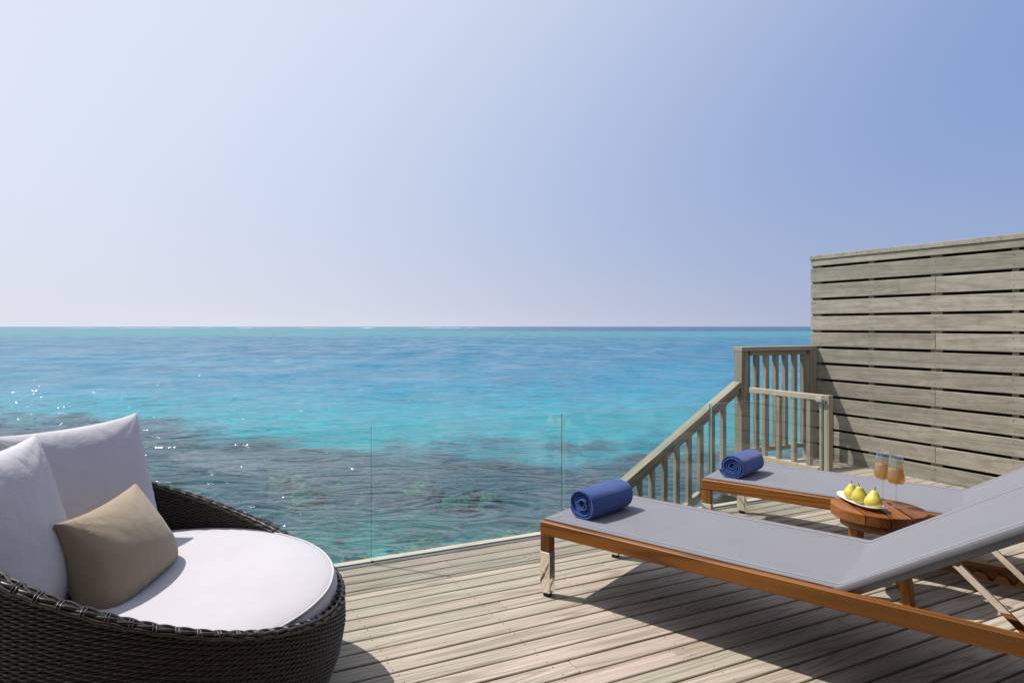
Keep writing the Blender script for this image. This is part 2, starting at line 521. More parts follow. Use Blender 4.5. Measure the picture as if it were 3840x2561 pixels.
def seabed_mat():
    """coral, sand and weed of the lagoon floor, seen through its own water"""
    m, nt, out = newmat('lagoon_floor')
    N = NT(nt)
    geo = N.n('ShaderNodeNewGeometry')
    P = geo.outputs['Position']
    sp = N.n('ShaderNodeSeparateXYZ'); N.l(P, sp.inputs[0])
    v = N.mapping(P, rot=(0, 0, R(24.6)))
    s2 = N.n('ShaderNodeSeparateXYZ'); N.l(v, s2.inputs[0])
    side, dist = s2.outputs[0], s2.outputs[1]
    wob = N.noise(N.mapping(v, scale=(0.05, 0.09, 1)), 1.0, 4, 0.6)
    wob2 = N.noise(N.mapping(v, loc=(4, 1, 0), scale=(0.35, 0.5, 1)), 1.0, 3, 0.6)
    dd = N.math('ADD', dist, N.math('ADD', N.math('MULTIPLY', N.math('SUBTRACT', wob, 0.5), 10.0), N.math('MULTIPLY', N.math('SUBTRACT', wob2, 0.5), 9.0)))
    dd = N.math('ADD', dd, N.math('MULTIPLY', N.math('MINIMUM', N.math('ADD', side, 3.0), 0.0), 0.42))
    # reef near the deck
    c1 = N.noise(N.mapping(v, scale=(1.1, 1.1, 1)), 1.0, 5, 0.62, 0.8)
    c2 = N.noise(N.mapping(v, loc=(3, 8, 0), scale=(5.5, 5.5, 1)), 1.0, 4, 0.65, 0.6)
    c3 = N.noise(N.mapping(v, loc=(9, 2, 0), scale=(0.42, 0.5, 1)), 1.0, 3, 0.55, 0.3)
    reef_far = N.mix(N.mapr(c1, 0.4, 0.66), (0.014, 0.048, 0.066), (0.036, 0.098, 0.108))
    reef_near = N.mix(N.mapr(c1, 0.35, 0.62), (0.018, 0.078, 0.080), (0.050, 0.31, 0.27))
    reef_near = N.mix(N.mapr(c2, 0.52, 0.70), reef_near, (0.14, 0.42, 0.22))
    reef_near = N.mix(N.mapr(c2, 0.46, 0.34, 0, 0.8), reef_near, (0.018, 0.045, 0.050))
    reef = N.mix(N.mapr(dist, 8.5, 13.5, 0, 1, True), reef_near, reef_far)
    sandy = N.mix(N.mapr(c2, 0.35, 0.65), (0.07, 0.42, 0.40), (0.16, 0.58, 0.52))
    near_sand = N.math('MULTIPLY', N.mapr(c3, 0.46, 0.58, 0, 1, True), N.mapr(dist, 12.0, 8.5, 0, 1, True))
    reef = N.mix(N.math('MULTIPLY', near_sand, 0.85), reef, sandy)
    # open lagoon
    tq = N.mix(N.mapr(dist, 18, 46, 0, 1, True), (0.005, 0.30, 0.34), (0.008, 0.215, 0.33))
    tq = N.mix(N.mapr(dist, 45, 140, 0, 1, True), tq, (0.016, 0.165, 0.275))
    tq = N.mix(N.mapr(dist, 150, 300, 0, 1, True), tq, (0.016, 0.16, 0.26))
    patch = N.noise(N.mapping(v, loc=(2, 5, 0), scale=(0.015, 0.06, 1)), 1.0, 7, 0.66)
    tq = N.mix(N.mapr(patch, 0.54, 0.66, 0, 0.55, True), tq, (0.04, 0.115, 0.18))
    tq = N.mix(N.mapr(patch, 0.46, 0.34, 0, 0.35, True), tq, (0.02, 0.38, 0.50))
    streak = N.noise(N.mapping(v, loc=(20, 5, 0), scale=(0.004, 0.03, 1)), 1.0, 6, 0.65)
    tq = N.mix(N.math('MULTIPLY', N.mapr(streak, 0.52, 0.62, 0, 0.6, True), N.mapr(dist, 50, 110)), tq, (0.045, 0.12, 0.20))
    sw = N.math('ADD', dist, N.math('MULTIPLY', N.math('SUBTRACT', streak, 0.5), 260.0))
    tq = N.mix(N.mapr(sw, 270, 420, 0, 1, True), tq, (0.035, 0.24, 0.28))
    deep = N.math('SUBTRACT', dist, N.math('MULTIPLY', side, 1.2))
    tq = N.mix(N.math('MULTIPLY', N.mapr(dist, 700, 820, 0, 1, True), N.mapr(side, -200, 300, 0.15, 1)), tq, (0.012, 0.075, 0.17))
    colr = N.mix(N.mapr(dd, 19.0, 23.0, 0, 1, True), reef, tq)
    N.principled(out, Base_Color=colr, Roughness=1.0, Specular_IOR_Level=0.0)
    return m

S = 24000
sea = link('sea', mesh_np('sea', [(-S, -S, 0), (S, -S, 0), (S, S, 0), (-S, S, 0)], [(0, 1, 2, 3)]), None, sea_mat(), (0, 0, SEA_Z))
tag(sea, 'clear turquoise lagoon water rippling out to the horizon', kind='structure')
# seabed: fine relief near the deck, one wide sheet beyond
M_bed = seabed_mat()
nx, ny = 220, 200
xs = np.linspace(-34, 46, nx); ys = np.linspace(-6, 46, ny)
bv, bf = [], []
for j in range(ny):
    for i in range(nx):
        x, y = xs[i], ys[j]
        h = 0.25 * nz(x * 0.35, y * 0.35, 1.3) + 0.25 * nz(x * 1.1, y * 1.1, 4.0) + 0.16 * abs(nz(x * 2.9, y * 2.9, 9.0))
        e = min(1.0, min(i, nx - 1 - i, j, ny - 1 - j) / 12.0)
        bv.append((x, y, (-2.5 + h) * e + -4.3 * (1 - e)))
for j in range(ny - 1):
    for i in range(nx - 1):
        a = j * nx + i
        bf.append((a, a + 1, a + nx + 1, a + nx))
reef = link('reef', mesh_np('reef', bv, bf, True), None, M_bed)
tag(reef, 'mottled coral reef and sand under the shallow water', kind='structure')
# coral heads standing on the reef
random.seed(17)
ico = bmesh.new(); bmesh.ops.create_icosphere(ico, subdivisions=3, radius=1.0)
iv = [v.co.copy() for v in ico.verts]; ifc = [[v.index for v in f.verts] for f in ico.faces]; ico.free()
cv, cf = [], []
Fd = Vector((0.4166, 0.9091, 0)); Rd = Vector((0.9091, -0.4166, 0))
for k in range(520):
    dd_ = 4.5 + 11 * random.random() ** 0.8; ss_ = random.uniform(-1.0, 1.05) * (3 + dd_ * 0.75)
    p = Fd * dd_ + Rd * ss_
    if nz(p.x * 0.3, p.y * 0.3, 7) < -0.12: continue
    rr = random.uniform(0.10, 0.42); hh = rr * random.uniform(0.6, 1.3); sd_ = random.uniform(0, 100)
    b0 = len(cv)
    for q in iv:
        n1 = 1 + 0.35 * nz(q.x * 1.6 + sd_, q.y * 1.6, q.z * 1.6) + 0.22 * nz(q.x * 5 + sd_, q.y * 5, q.z * 5)
        cv.append((p.x + q.x * rr * n1, p.y + q.y * rr * n1, -2.62 + max(-0.05, q.z * hh * n1 + 0.05)))
    cf += [tuple(b0 + i for i in f) for f in ifc]
def coral_mat():
    m, nt, out = newmat('coral')
    N = NT(nt)
    geo = N.n('ShaderNodeNewGeometry'); P = geo.outputs['Position']
    a = N.noise(P, 1.3, 3, 0.5); b_ = N.noise(P, 9.0, 5, 0.7, 0.5)
    c = N.mix(N.mapr(a, 0.4, 0.6), (0.016, 0.075, 0.075), (0.04, 0.105, 0.08))
    c = N.mix(N.mapr(b_, 0.50, 0.66), c, (0.13, 0.27, 0.17))
    c = N.mix(N.mapr(b_, 0.44, 0.34), c, (0.010, 0.035, 0.04))
    N.principled(out, Base_Color=c, Roughness=1.0, Specular_IOR_Level=0.0, Normal=N.bump(b_, 0.6, 0.05))
    return m
cor = link('coral', mesh_np('coral', cv, cf, True), None, coral_mat())
tag(cor, 'mottled green and brown coral heads under the clear water by the deck', 'coral', kind='stuff')
bed = link('seabed', mesh_np('seabed', [(-S, -S, 0), (S, -S, 0), (S, S, 0), (-S, S, 0)], [(0, 1, 2, 3)]), None, M_bed, (0, 0, -4.2))
tag(bed, 'pale sandy lagoon floor', kind='structure')

# a thin line of surf on the outer reef
random.seed(3)
sv, sf = [], []
F = Vector((0.4166, 0.9091, 0)); Rr = Vector((0.9091, -0.4166, 0))
for k in range(22):
    s0 = random.uniform(-800, 60); L = random.uniform(8, 60); d0 = 1150 + random.uniform(-60, 60)
    hgt = random.uniform(0.05, 0.35)
    n = 9
    base = len(sv)
    for i in range(n):
        t = i / (n - 1)
        p = F * (d0 + 4 * math.sin(t * 3 + k)) + Rr * (s0 + L * t)
        hh = hgt * math.sin(PI * t) * random.uniform(0.5, 1) + 0.02
        sv += [p + F * -0.8 + Vector((0, 0, SEA_Z + 0.01)), p + Vector((0, 0, SEA_Z + hh)), p + F * 0.8 + Vector((0, 0, SEA_Z + 0.01))]
    for i in range(n - 1):
        a = base + i * 3
        sf += [(a, a + 3, a + 4, a + 1), (a + 1, a + 4, a + 5, a + 2)]
surf = link('surf', mesh_np('surf', sv, sf, True), None, simple('foam', (0.85, 0.87, 0.88), 0.9))
tag(surf, 'thin broken line of white surf just below the horizon', 'surf', kind='stuff')

# ------------------------------------------------------------------ deck
PITCH = 0.1053
deck = empty('deck', (0, 0, 0))
tag(deck, 'weathered timber deck of long pale planks over the water', kind='structure')
random.seed(11)
plank_cache = {}
def plank_mesh(L):
    key = round(L, 3)
    if key not in plank_cache:
        me = box_mesh('plank', L, PITCH - 0.0095, 0.026, 0.0030, 1)
        me.materials.append(M_deck)
        plank_cache[key] = me
    return plank_cache[key]
X0, X1 = -3.0, 6.33
rows = []
y = 3.511 + PITCH
k = 0
while y > -1.2:
    rows.append((y - PITCH / 2, X0, X1, k)); y -= PITCH; k += 1
y = 3.511 + PITCH
k = 1
while y < 4.62:
    y += PITCH
    rows.append((y - PITCH / 2, 5.16, X1, -k)); k += 1
joints = [0.55, 2.95, 5.3, -1.7, 1.75, 4.1, -0.6]
for (yc, xa, xb, k) in rows:
    if xa > 0: cuts = []
    else:
        j0 = [(-1.9, 0.45, 2.9, 5.2), (-0.9, 1.55, 4.0), (-2.2, 0.05, 2.35, 4.7)][k % 3] if k % 2 else [(-0.35, 3.45), (-1.4, 2.0, 5.6)][(k // 2) % 2]
        cuts = [c + random.uniform(-0.02, 0.02) for c in j0]
    ends = [xa] + [round(c, 2) for c in cuts] + [xb]
    for a, b in zip(ends[:-1], ends[1:]):
        o = link('plank', plank_mesh(b - a - 0.003), deck, None, ((a + b) / 2, yc + random.uniform(-0.0008, 0.0008), -0.013 + random.uniform(-0.0010, 0.0006)))
        o.rotation_euler = (random.uniform(-0.006, 0.006), 0, random.uniform(-0.0004, 0.0004))
# screws: pairs of small dark heads over the joists (one joined part)
scv, scf = [], []
for (yc, xa, xb, k) in rows:
    x = -2.75
    while x < xb:
        if x > xa + 0.02 and yc > 0.4:
            for dy in (-0.030, 0.030):
                px, py = x + random.uniform(-0.008, 0.008), yc + dy + random.uniform(-0.004, 0.004)
                b0 = len(scv)
                for q in range(6):
                    scv.append((px + 0.0032 * math.cos(q * PI / 3), py + 0.0032 * math.sin(q * PI / 3), 0.0012))
                scf.append(tuple(range(b0, b0 + 6)))
        x += 0.6
sc = link('screw_heads', mesh_np('screw_heads', scv, scf), deck, M_screw); sc['kind'] = 'stuff'
x = -2.75
while x < 6.4:
    box('joist', x - 0.025, x + 0.025, -1.2, 3.60, -0.19, -0.030, M_dark, deck, 0)
    x += 0.6
for yj in (-1.0, 1.3, 3.45):
    box('bearer', -3.0, 6.3, yj - 0.04, yj + 0.04, -0.40, -0.192, M_dark, deck, 0)
for px in (-2.4, 0.6, 3.4, 6.1):
    for py in (0.3, 3.3):
        me = lathe_mesh('pile', [(0.0, -0.402), (0.11, -0.402), (0.12, -3.0), (0.0, -3.0)], 16)
        link('pile', me, deck, M_fenceZ, (px, py, 0))
# edge: raised tan board outside the glass, aluminium channel under it
box('edge_board', -3.0, 5.14, 3.648, 3.712, -0.16, 0.010, M_pale, deck, 0.004)
box('landing_edge', 5.16, 6.33, 4.62, 4.66, -0.16, -0.004, M_railX, deck, 0.003)

# ------------------------------------------------------------------ glass balustrade
GY = 3.631
channel = empty('glass_balustrade', (1.0, GY, 0))
tag(channel, 'low frameless glass balustrade in a slim channel along the deck edge', 'balustrade')
ch1 = box('channel_lip', -4.0, 4.04, 0.008, 0.014, -0.002, 0.016, M_alu, channel, 0.001)
ch2 = box('channel_lip', -4.0, 4.04, -0.014, -0.008, -0.002, 0.012, M_alu, channel, 0.001)
for xb_ in (-1.5525, -0.2105, 1.1135, 2.4485, 3.791):
    box('setting_block', xb_ - 1.0 - 0.006, xb_ - 1.0 + 0.006, -0.0075, 0.0075, -0.002, 0.020, M_rubber, channel, 0.001)
panels = [(-2.87, -1.56, 'frameless clear glass panel behind the left pillows'),
          (-1.545, -0.218, 'frameless clear glass panel behind the round wicker daybed'),
          (-0.203, 1.106, 'clear glass panel ending in the gap just right of the daybed cushion'),
          (1.121, 2.440, 'clear glass panel rising from the bare deck between daybed and loungers'),
          (2.457, 3.783, 'clear glass panel behind the rolled towel of the nearest lounger'),
          (3.799, 5.06, 'clear glass panel in front of the handrail, next to the gate post')]
for (a, b, lab) in panels:
    L = b - a; T = 0.012; Hh = 0.815
    v = [(-L/2, -T/2, 0), (L/2, -T/2, 0), (L/2, T/2, 0), (-L/2, T/2, 0), (-L/2, -T/2, Hh), (L/2, -T/2, Hh), (L/2, T/2, Hh), (-L/2, T/2, Hh)]
    f = [(0, 1, 5, 4), (2, 3, 7, 6), (1, 2, 6, 5), (3, 0, 4, 7), (4, 5, 6, 7), (3, 2, 1, 0)]
    me = mesh_np('glass_panel', v, f)
    me.materials.append(M_glass); me.materials.append(M_edge); me.materials.append(M_edge_lit)
    for i in (2, 3, 4, 5): me.polygons[i].material_index = 2 if i in (3, 4) else 1  # sunlit look of top and left edges painted as a paler tint
    o = link('glass_panel', me, channel, None, ((a + b) / 2 - 1.0, 0, -0.004))

# ------------------------------------------------------------------ slatted wall on the right
WX = 6.345
wall = empty('slatted_wall', (WX, 4.686, 0))
tag(wall, 'tall weathered grey timber wall of horizontal slats on the right', 'wall')
random.seed(5)
slat_cache = {}
def slat(L, h, yc, zc, xo=0.0):
    key = (round(L, 3), round(h, 3))
    if key not in slat_cache:
        me = box_mesh('slat', L, 0.022, h, 0.003, 1)
        me.materials.append(M_fence)
        slat_cache[key] = me
    o = link('slat', slat_cache[key], wall, None, (0.011 + xo + random.uniform(-0.001, 0.0015), yc, zc), (random.uniform(-0.0006, 0.0006), 0, R(90)))
    return o
# slat X axis runs along the wall; origin of the wall at its far end
def W(y): return y - 4.686
SP = 0.1715
for r in range(12):
    top = 2.021 - r * SP
    segs = [(4.686, 3.455), (3.455, 1.35), (1.35, -1.2)] if r % 3 == 1 or r in (4, 10) else [(4.686, 2.30), (2.30, 0.1), (0.1, -1.2)]
    for a, b in segs:
        slat(a - b - 0.0008, 0.145 + random.uniform(-0.002, 0.002), W((a + b) / 2), top - 0.0725)
for a, b in ((4.686, 2.30), (2.30, 0.1), (0.1, -1.2)):
    slat(a - b - 0.002, 0.066, W((a + b) / 2), 2.080)
box('gap_shade_sheet', 0.1015, 0.106, W(-1.19), W(4.684), 0.0, 2.113, M_dark, wall, 0)  # added dark sheet, its near-black colour stands in for shade in the gaps
# rear skin of slats, set half a pitch lower, closes the view through the gaps
for r in range(13):
    top = 2.105 - r * SP
    for a, b in ((4.686, 1.8), (1.8, -1.2)):
        slat(a - b - 0.0008, 0.145, W((a + b) / 2), top - 0.0725, 0.118)
for a, b in ((4.69, 2.1), (2.1, -1.2)):
    box('wall_cap', -0.010, 0.150, W(b) + 0.001, W(a) - 0.001, 2.1145, 2.160, M_fence, wall, 0.003)
POSTS = ((4.682, 4.582), (4.074, 4.021), (3.507, 3.411), (2.891, 2.842), (2.33, 2.25), (1.75, 1.70), (1.17, 1.09), (0.58, 0.53), (0.0, -0.08), (-0.6, -0.65))
for (a, b) in POSTS:
    box('wall_post', 0.0235, 0.1005, W(b), W(a), 0.0, 2.113, M_fenceZ, wall, 0.002)

nv_, nf_ = [], []
for (a, b) in POSTS:
    for r in range(12):
        zc = 2.021 - r * SP - 0.0725
        for dz in (-0.042, 0.042):
            yy, zz = W((a + b) / 2) + random.uniform(-0.006, 0.006), zc + dz + random.uniform(-0.004, 0.004)
            b0 = len(nv_)
            for q in range(8): nv_.append((-0.0012, yy + 0.0042 * math.cos(q * PI / 4), zz + 0.0042 * math.sin(q * PI / 4)))
            nf_.append(tuple(range(b0, b0 + 8)))
nh = link('screw_heads', mesh_np('screw_heads', nv_, nf_), wall, M_screw); nh['kind'] = 'stuff'

# ------------------------------------------------------------------ the villa the deck belongs to, behind the camera
villa = empty('villa', (1.2, -1.3, 0))
tag(villa, 'dark timber villa with glazed doors and thatched eaves at the back of the deck', 'house')
M_villa = wood('villa_wood', (0.16, 0.10, 0.06), (0.14, 0.09, 0.055), (0.18, 0.115, 0.07), ring=0.2)
M_thatch = simple('thatch', (0.11, 0.09, 0.06), 0.95, bump=(60, 0.8), var=0.4, vscale=30)
M_room = simple('dim_room', (0.07, 0.06, 0.05), 0.9)
random.seed(21)
vb_c = {}
for r in range(18):
    for (a, b) in ((-4.6, -2.0), (2.0, 5.1)) if r < 14 else ((-4.6, 0.2), (0.2, 5.1)):
        k = round(b - a, 2)
        if k not in vb_c:
            vb_c[k] = box_mesh('wall_board', b - a - 0.003, 0.03, 0.147, 0.003); vb_c[k].materials.append(M_villa)
        link('wall_board', vb_c[k], villa, None, ((a + b) / 2, random.uniform(-0.002, 0.002), 0.078 + r * 0.152))
for k in range(4):
    xa = -1.98 + 0.99 * k
    fr_ = box('door_frame', xa + 0.005, xa + 0.985, -0.03, 0.02, 2.055, 2.12, M_villa, villa)
    for q in (0, 1):
        box('door_stile', xa + 0.005 + q * 0.91, xa + 0.075 + q * 0.91, -0.03, 0.02, 0.03, 2.054, M_villa, villa)
    box('door_glass', xa + 0.0755, xa + 0.9145, -0.010, -0.002, 0.03, 2.054, M_glass, villa, 0)
box('back_wall', -4.6, 5.1, -3.5, -3.4, 0, 2.75, M_room, villa, 0)
box('floor', -4.6, 5.1, -3.395, -0.05, -0.03, 0.0, M_villa, villa, 0)
box('ceiling', -4.6, 5.1, -3.395, -0.05, 2.76, 2.82, M_room, villa, 0)
beam('roof', (0.25, 2.30, 2.55), (0.25, -3.9, 6.0), 11.4, 0.22, M_thatch, villa, 0.03)  # unseen eave drawn far forward to cut skylight on the deck
for xp in (-4.4, 4.95):
    box('eave_post', xp - 0.06, xp + 0.06, 1.45, 1.57, 0.0, 2.90, M_villa, villa, 0.004)

# ------------------------------------------------------------------ far balustrade along the landing
BY = 4.61
bal = empty('landing_balustrade', (5.28, BY, 0))
tag(bal, 'tall weathered timber balustrade closing the far side of the landing', 'balustrade')
def bx(n, x0, x1, y0, y1, z0, z1, m, par, org, bev=0.003):
    return box(n, x0 - org[0], x1 - org[0], y0 - org[1], y1 - org[1], z0 - org[2], z1 - org[2], m, par, bev)
o0 = (5.28, BY, 0)
bx('newel', 5.232, 5.322, BY, BY + 0.092, -0.5, 1.150, M_fenceZ, bal, o0)
bx('newel_trim', 5.322, 5.364, BY + 0.01, BY + 0.06, 0.0, 1.112, M_fenceZ, bal, o0)
bx('top_rail', 5.230, 6.343, BY - 0.006, BY + 0.105, 1.1505, 1.195, M_railX, bal, o0)
bx('upper_rail', 5.3645, 6.19, BY + 0.01, BY + 0.06, 1.103, 1.148, M_railX, bal, o0)
bx('end_post', 6.245, 6.343, BY - 0.003, BY + 0.092, 0.0, 1.1495, M_fenceZ, bal, o0)
bx('end_trim', 6.192, 6.2445, BY + 0.01, BY + 0.06, 0.0, 1.102, M_fenceZ, bal, o0)
bx('bottom_rail', 5.3645, 6.19, BY + 0.005, BY + 0.06, 0.125, 0.170, M_railX, bal, o0)
bme = box_mesh('baluster', 0.047, 0.047, 0.932, 0.003); bme.materials.append(M_fenceZ)
for i in range(6):
    link('baluster', bme, bal, None, (5.449 + 0.1398 * i + 0.0235 - o0[0], 0.033, 0.170 + 0.466))

# stair handrail running down to the left, with its balusters
hr = empty('stair_handrail', (5.2, BY, 0))
tag(hr, 'sloping weathered stair handrail with balusters seen through the glass', 'handrail')
SL = 0.596
def hz(x): return 0.872 - SL * (5.228 - x)
xe = 2.1
o1 = Vector((5.2, BY, 0))
def P3(x, y, z): return (x - o1.x, y - o1.y, z)
beam('rail', P3(5.226, BY + 0.046, hz(5.226) - 0.045), P3(xe, BY + 0.046, hz(xe) - 0.045), 0.10, 0.052, M_railX, hr)
beam('under_rail', P3(5.226, BY + 0.046, hz(5.226) - 0.111), P3(xe, BY + 0.046, hz(xe) - 0.111), 0.05, 0.058, M_railX, hr)
beam('bottom_rail', P3(5.226, BY + 0.046, hz(5.226) - 0.80), P3(xe, BY + 0.046, hz(xe) - 0.80), 0.05, 0.07, M_railX, hr)
bm2 = box_mesh('baluster', 0.047, 0.047, 0.66, 0.003); bm2.materials.append(M_fenceZ)
x = 5.228 - 0.20
while x > xe + 0.1:
    link('baluster', bm2, hr, None, (x - o1.x, 0.046 - 0.0, hz(x) - 0.145 - 0.31))
    x -= 0.1502
bx('foot_post', xe - 0.09, xe, BY, BY + 0.092, -2.4, hz(xe) + 0.02, M_fenceZ, hr, (o1.x, o1.y, 0))

# open timber stairs going down beside the deck
st = empty('stairs', (5.0, 4.1, 0))
tag(st, 'open timber steps leading down from the gate towards the water', 'stairs')
for i in range(7):
    z = -0.17 * (i + 1); xr = 5.14 - 0.285 * i
    for q in (0, 1):
        bx('tread', xr - 0.135 * q - 0.130, xr - 0.135 * q, 3.76, 4.56, z - 0.035, z, M_deck, st, (5.0, 4.1, 0))
for yy in (3.735, 4.585):
    beam('stringer', (0.17, yy - 4.1, -0.22), (-1.95, yy - 4.1, -0.22 - 2.12 * SL), 0.04, 0.20, M_railX, st)

# ------------------------------------------------------------------ gate and its post
GX = 5.18
gate = empty('gate', (GX, 3.75, 0.0))
tag(gate, 'low slatted wooden gate with a pale top rail at the head of the steps', 'gate')
og = (GX, 3.75, 0.0)
bx('top_rail', GX - 0.004, GX + 0.05, 3.70, 4.475, 0.757, 0.806, M_pale, gate, og)
bx('bottom_rail', GX - 0.004, GX + 0.05, 3.752, 4.475, 0.085, 0.172, M_pale, gate, og)
gm = box_mesh('baluster', 0.040, 0.040, 0.584, 0.003); gm.materials.append(M_fenceZ)
for yb in (4.335, 4.178, 4.022, 3.868):
    link('baluster', gm, gate, None, (0.022, yb - 0.018 - 3.75, 0.1725 + 0.292))
bx('stile', GX - 0.002, GX + 0.046, 3.708, 3.742, 0.06, 0.7565, M_paleZ, gate, og)
bx('hinge_block', GX - 0.03, GX - 0.0045, 3.69, 3.76, 0.745, 0.785, M_paleZ, gate, og, 0.006)
tube('latch', [(-0.045, -0.06, 0.772), (-0.012, -0.062, 0.772), (-0.008, -0.062, 0.735)], 0.008, M_alu, gate)

gp = empty('gate_post', (GX + 0.02, 3.68, 0))
tag(gp, 'stout pale timber gate post standing where the glass ends', 'post')
bx('post', GX, GX + 0.055, 3.655, 3.667, 0, 0.807, M_paleZ, gp, (GX + 0.02, 3.68, 0), 0.002)
bx('post_core', GX + 0.002, GX + 0.053, 3.6675, 3.7025, 0, 0.807, M_paleZ, gp, (GX + 0.02, 3.68, 0), 0.003)

# ------------------------------------------------------------------ sun loungers
def lounger(corner, ang, label):
    """origin: outer near corner at the foot end; +X runs along the lounger to its head, +Y across to its far side"""
    Wd = 0.795; Ln = 2.02; ZT = 0.388; RH = 0.068; RW = 0.042; FS = 1.345; BA = R(33.2); BL = 0.72
    t = empty('sun_lounger', (corner[0], corner[1], 0), R(ang))
    # local +Y must point to the far side: mirror by using -Y when the heading is clockwise
    tag(t, label, 'sun lounger', 'teak sun loungers with grey slings')
    Y = lambda v: v
    for yy in (0, Wd - RW):
        box('side_rail', 0.0, Ln, yy, yy + RW, ZT - RH, ZT, M_teak, t, 0.0035)
    box('foot_rail', 0.002, 0.040, RW + 0.001, Wd - RW - 0.001, ZT - RH, ZT - 0.004, M_teakT, t, 0.003)
    box('head_rail', Ln - 0.04, Ln - 0.002, RW + 0.001, Wd - RW - 0.001, ZT - RH, ZT - 0.004, M_teak, t, 0.003)
    for xx in (0.0, Ln - 0.058):
        for yy in (0.001, Wd - 0.053):
            lg = box('leg', xx + 0.001, xx + 0.057, yy, yy + 0.052, 0.232, ZT - RH - 0.0005, M_teakZ, t, 0.003)
            sl_ = box_mesh('leg_sleeve', 0.058, 0.054, 0.212, 0.003)
            s_ = link('leg_sleeve', sl_, lg, M_chrome, (0, 0, 0.1255 - (0.232 + ZT - RH) / 2))
            ft = box_mesh('foot_pad', 0.036, 0.034, 0.019, 0.003)
            link('foot_pad', ft, lg, M_rubber, (0, 0, 0.0095 - (0.232 + ZT - RH) / 2))
    # sling: flat bed, then the raised back; wraps down over its side tubes
    inY0, inY1 = 0.037, Wd - 0.037
    prof = []
    n1, n2 = 40, 30
    for i in range(n1):
        s = 0.004 + (FS - 0.012) * i / (n1 - 1)
        prof.append((s, ZT + 0.008, 0.0, 0))
    for i in range(6):
        u = (i + 1) / 7
        s = FS - 0.008 + 0.02 * u
        prof.append((s, ZT + 0.008 + 0.005 * u * u, BA * u, 1))
    x0, z0 = FS + 0.012, ZT + 0.008 + 0.005
    for i in range(n2):
        d = BL * i / (n2 - 1)
        prof.append((x0 + d * math.cos(BA), z0 + d * math.sin(BA), BA, 2))
    vs_, fs_ = [], []
    cross = []
    m = 22
    for j in range(m + 1):
        u = j / m
        cross.append((inY0 + (inY1 - inY0) * u, -0.012 * math.sin(PI * u)))
    # lips
    for (s, z, a, kd) in prof:
        lip = 0.007 if kd == 0 else (0.024 if kd == 2 else 0.016)
        row = [(inY0 - 0.002, -lip), (inY0 - 0.004, -lip * 0.45), (inY0 - 0.001, -0.0015)] + cross + [(inY1 + 0.001, -0.0015), (inY1 + 0.004, -lip * 0.45), (inY1 + 0.002, -lip)]
        for (yy, dz) in row:
            if kd == 0 and s < 0.05: dz = max(dz, -0.002) if 0.06 < yy < Wd - 0.06 else dz
            wv = 0.0011 * nz(s * 7, yy * 7, 2.0)
            vs_.append((s - math.sin(a) * dz, yy, z + math.cos(a) * dz + wv))
    nr = len(cross) + 6
    for i in range(len(prof) - 1):
        for j in range(nr - 1):
            a = i * nr + j
            fs_.append((a, a + nr, a + nr + 1, a + 1))
    sm = mesh_np('sling', vs_, fs_, True)
    so = link('sling', sm, t, M_sling)
    # stitched seams: narrow raised ribbons lying on the sling
    def ribbon(y0, y1, rng):
        v, f = [], []
        for (s, z, a, kd) in rng:
            for yy in (y0, y1):
                u = (yy - inY0) / (inY1 - inY0)
                dz = -0.012 * math.sin(PI * max(0, min(1, u))) + 0.0034
                v.append((s - math.sin(a) * dz, yy, z + math.cos(a) * dz))
        for i in range(len(rng) - 1):
            f.append((2 * i, 2 * i + 2, 2 * i + 3, 2 * i + 1))
        return v, f
    v1, f1 = ribbon(inY0 + 0.034, inY0 + 0.0395, prof)
    link('seam', mesh_np('seam', v1, f1), so, M_slingedge)
    v1, f1 = ribbon(inY1 - 0.0395, inY1 - 0.034, prof)
    link('seam', mesh_np('seam', v1, f1), so, M_slingedge)
    v1 = []; f1 = []
    for q, (yy) in enumerate(np.linspace(inY0 + 0.036, inY1 - 0.036, 20)):
        u = (yy - inY0) / (inY1 - inY0)
        for s in (0.040, 0.0445): v1.append((s, yy, ZT + 0.008 - 0.012 * math.sin(PI * u) + 0.0036))
    for q in range(19): f1.append((2 * q, 2 * q + 2, 2 * q + 3, 2 * q + 1))
    link('seam', mesh_np('seam', v1, f1), so, M_slingedge)
    # raised back frame
    dx, dz = math.cos(BA), math.sin(BA)
    nx_, nz_ = -dz, dx
    def bp(d, yy, h): return (x0 + d * dx + nx_ * h, yy, z0 + d * dz + nz_ * h)
    for yy in (inY0 + 0.022, inY1 - 0.022):
        bf_ = beam('back_frame', bp(-0.05, yy, -0.036), bp(BL + 0.006, yy, -0.036), 0.028, 0.030, M_tube, t, 0.004)
    beam('back_crossbar', bp(BL - 0.012, inY0 + 0.025, -0.034), bp(BL - 0.012, inY1 - 0.025, -0.034), 0.028, 0.024, M_tube, t, 0.004)
    beam('back_crossbar', bp(0.40, inY0 + 0.025, -0.045), bp(0.40, inY1 - 0.025, -0.045), 0.02, 0.016, M_tube, t, 0.003)
    # prop: two flat steel struts and the bar that rests in the notched racks
    for yy in (0.103, Wd - 0.103):
        pv = bp(0.375, yy, -0.055)
        beam('strut', pv, (1.925, yy, 0.338), 0.009, 0.026, M_chrome, t, 0.002, up=(0, 1, 0) if False else (0, 0, 1))
        bk = box('strut_bracket', pv[0] - 0.020, pv[0] + 0.020, yy - 0.012, yy + 0.012, pv[2] - 0.012, pv[2] + 0.034, M_tube, t, 0.006)
    tube('prop_bar', [(1.925, 0.045, 0.336), (1.925, Wd - 0.045, 0.336)], 0.007, M_chrome, t)
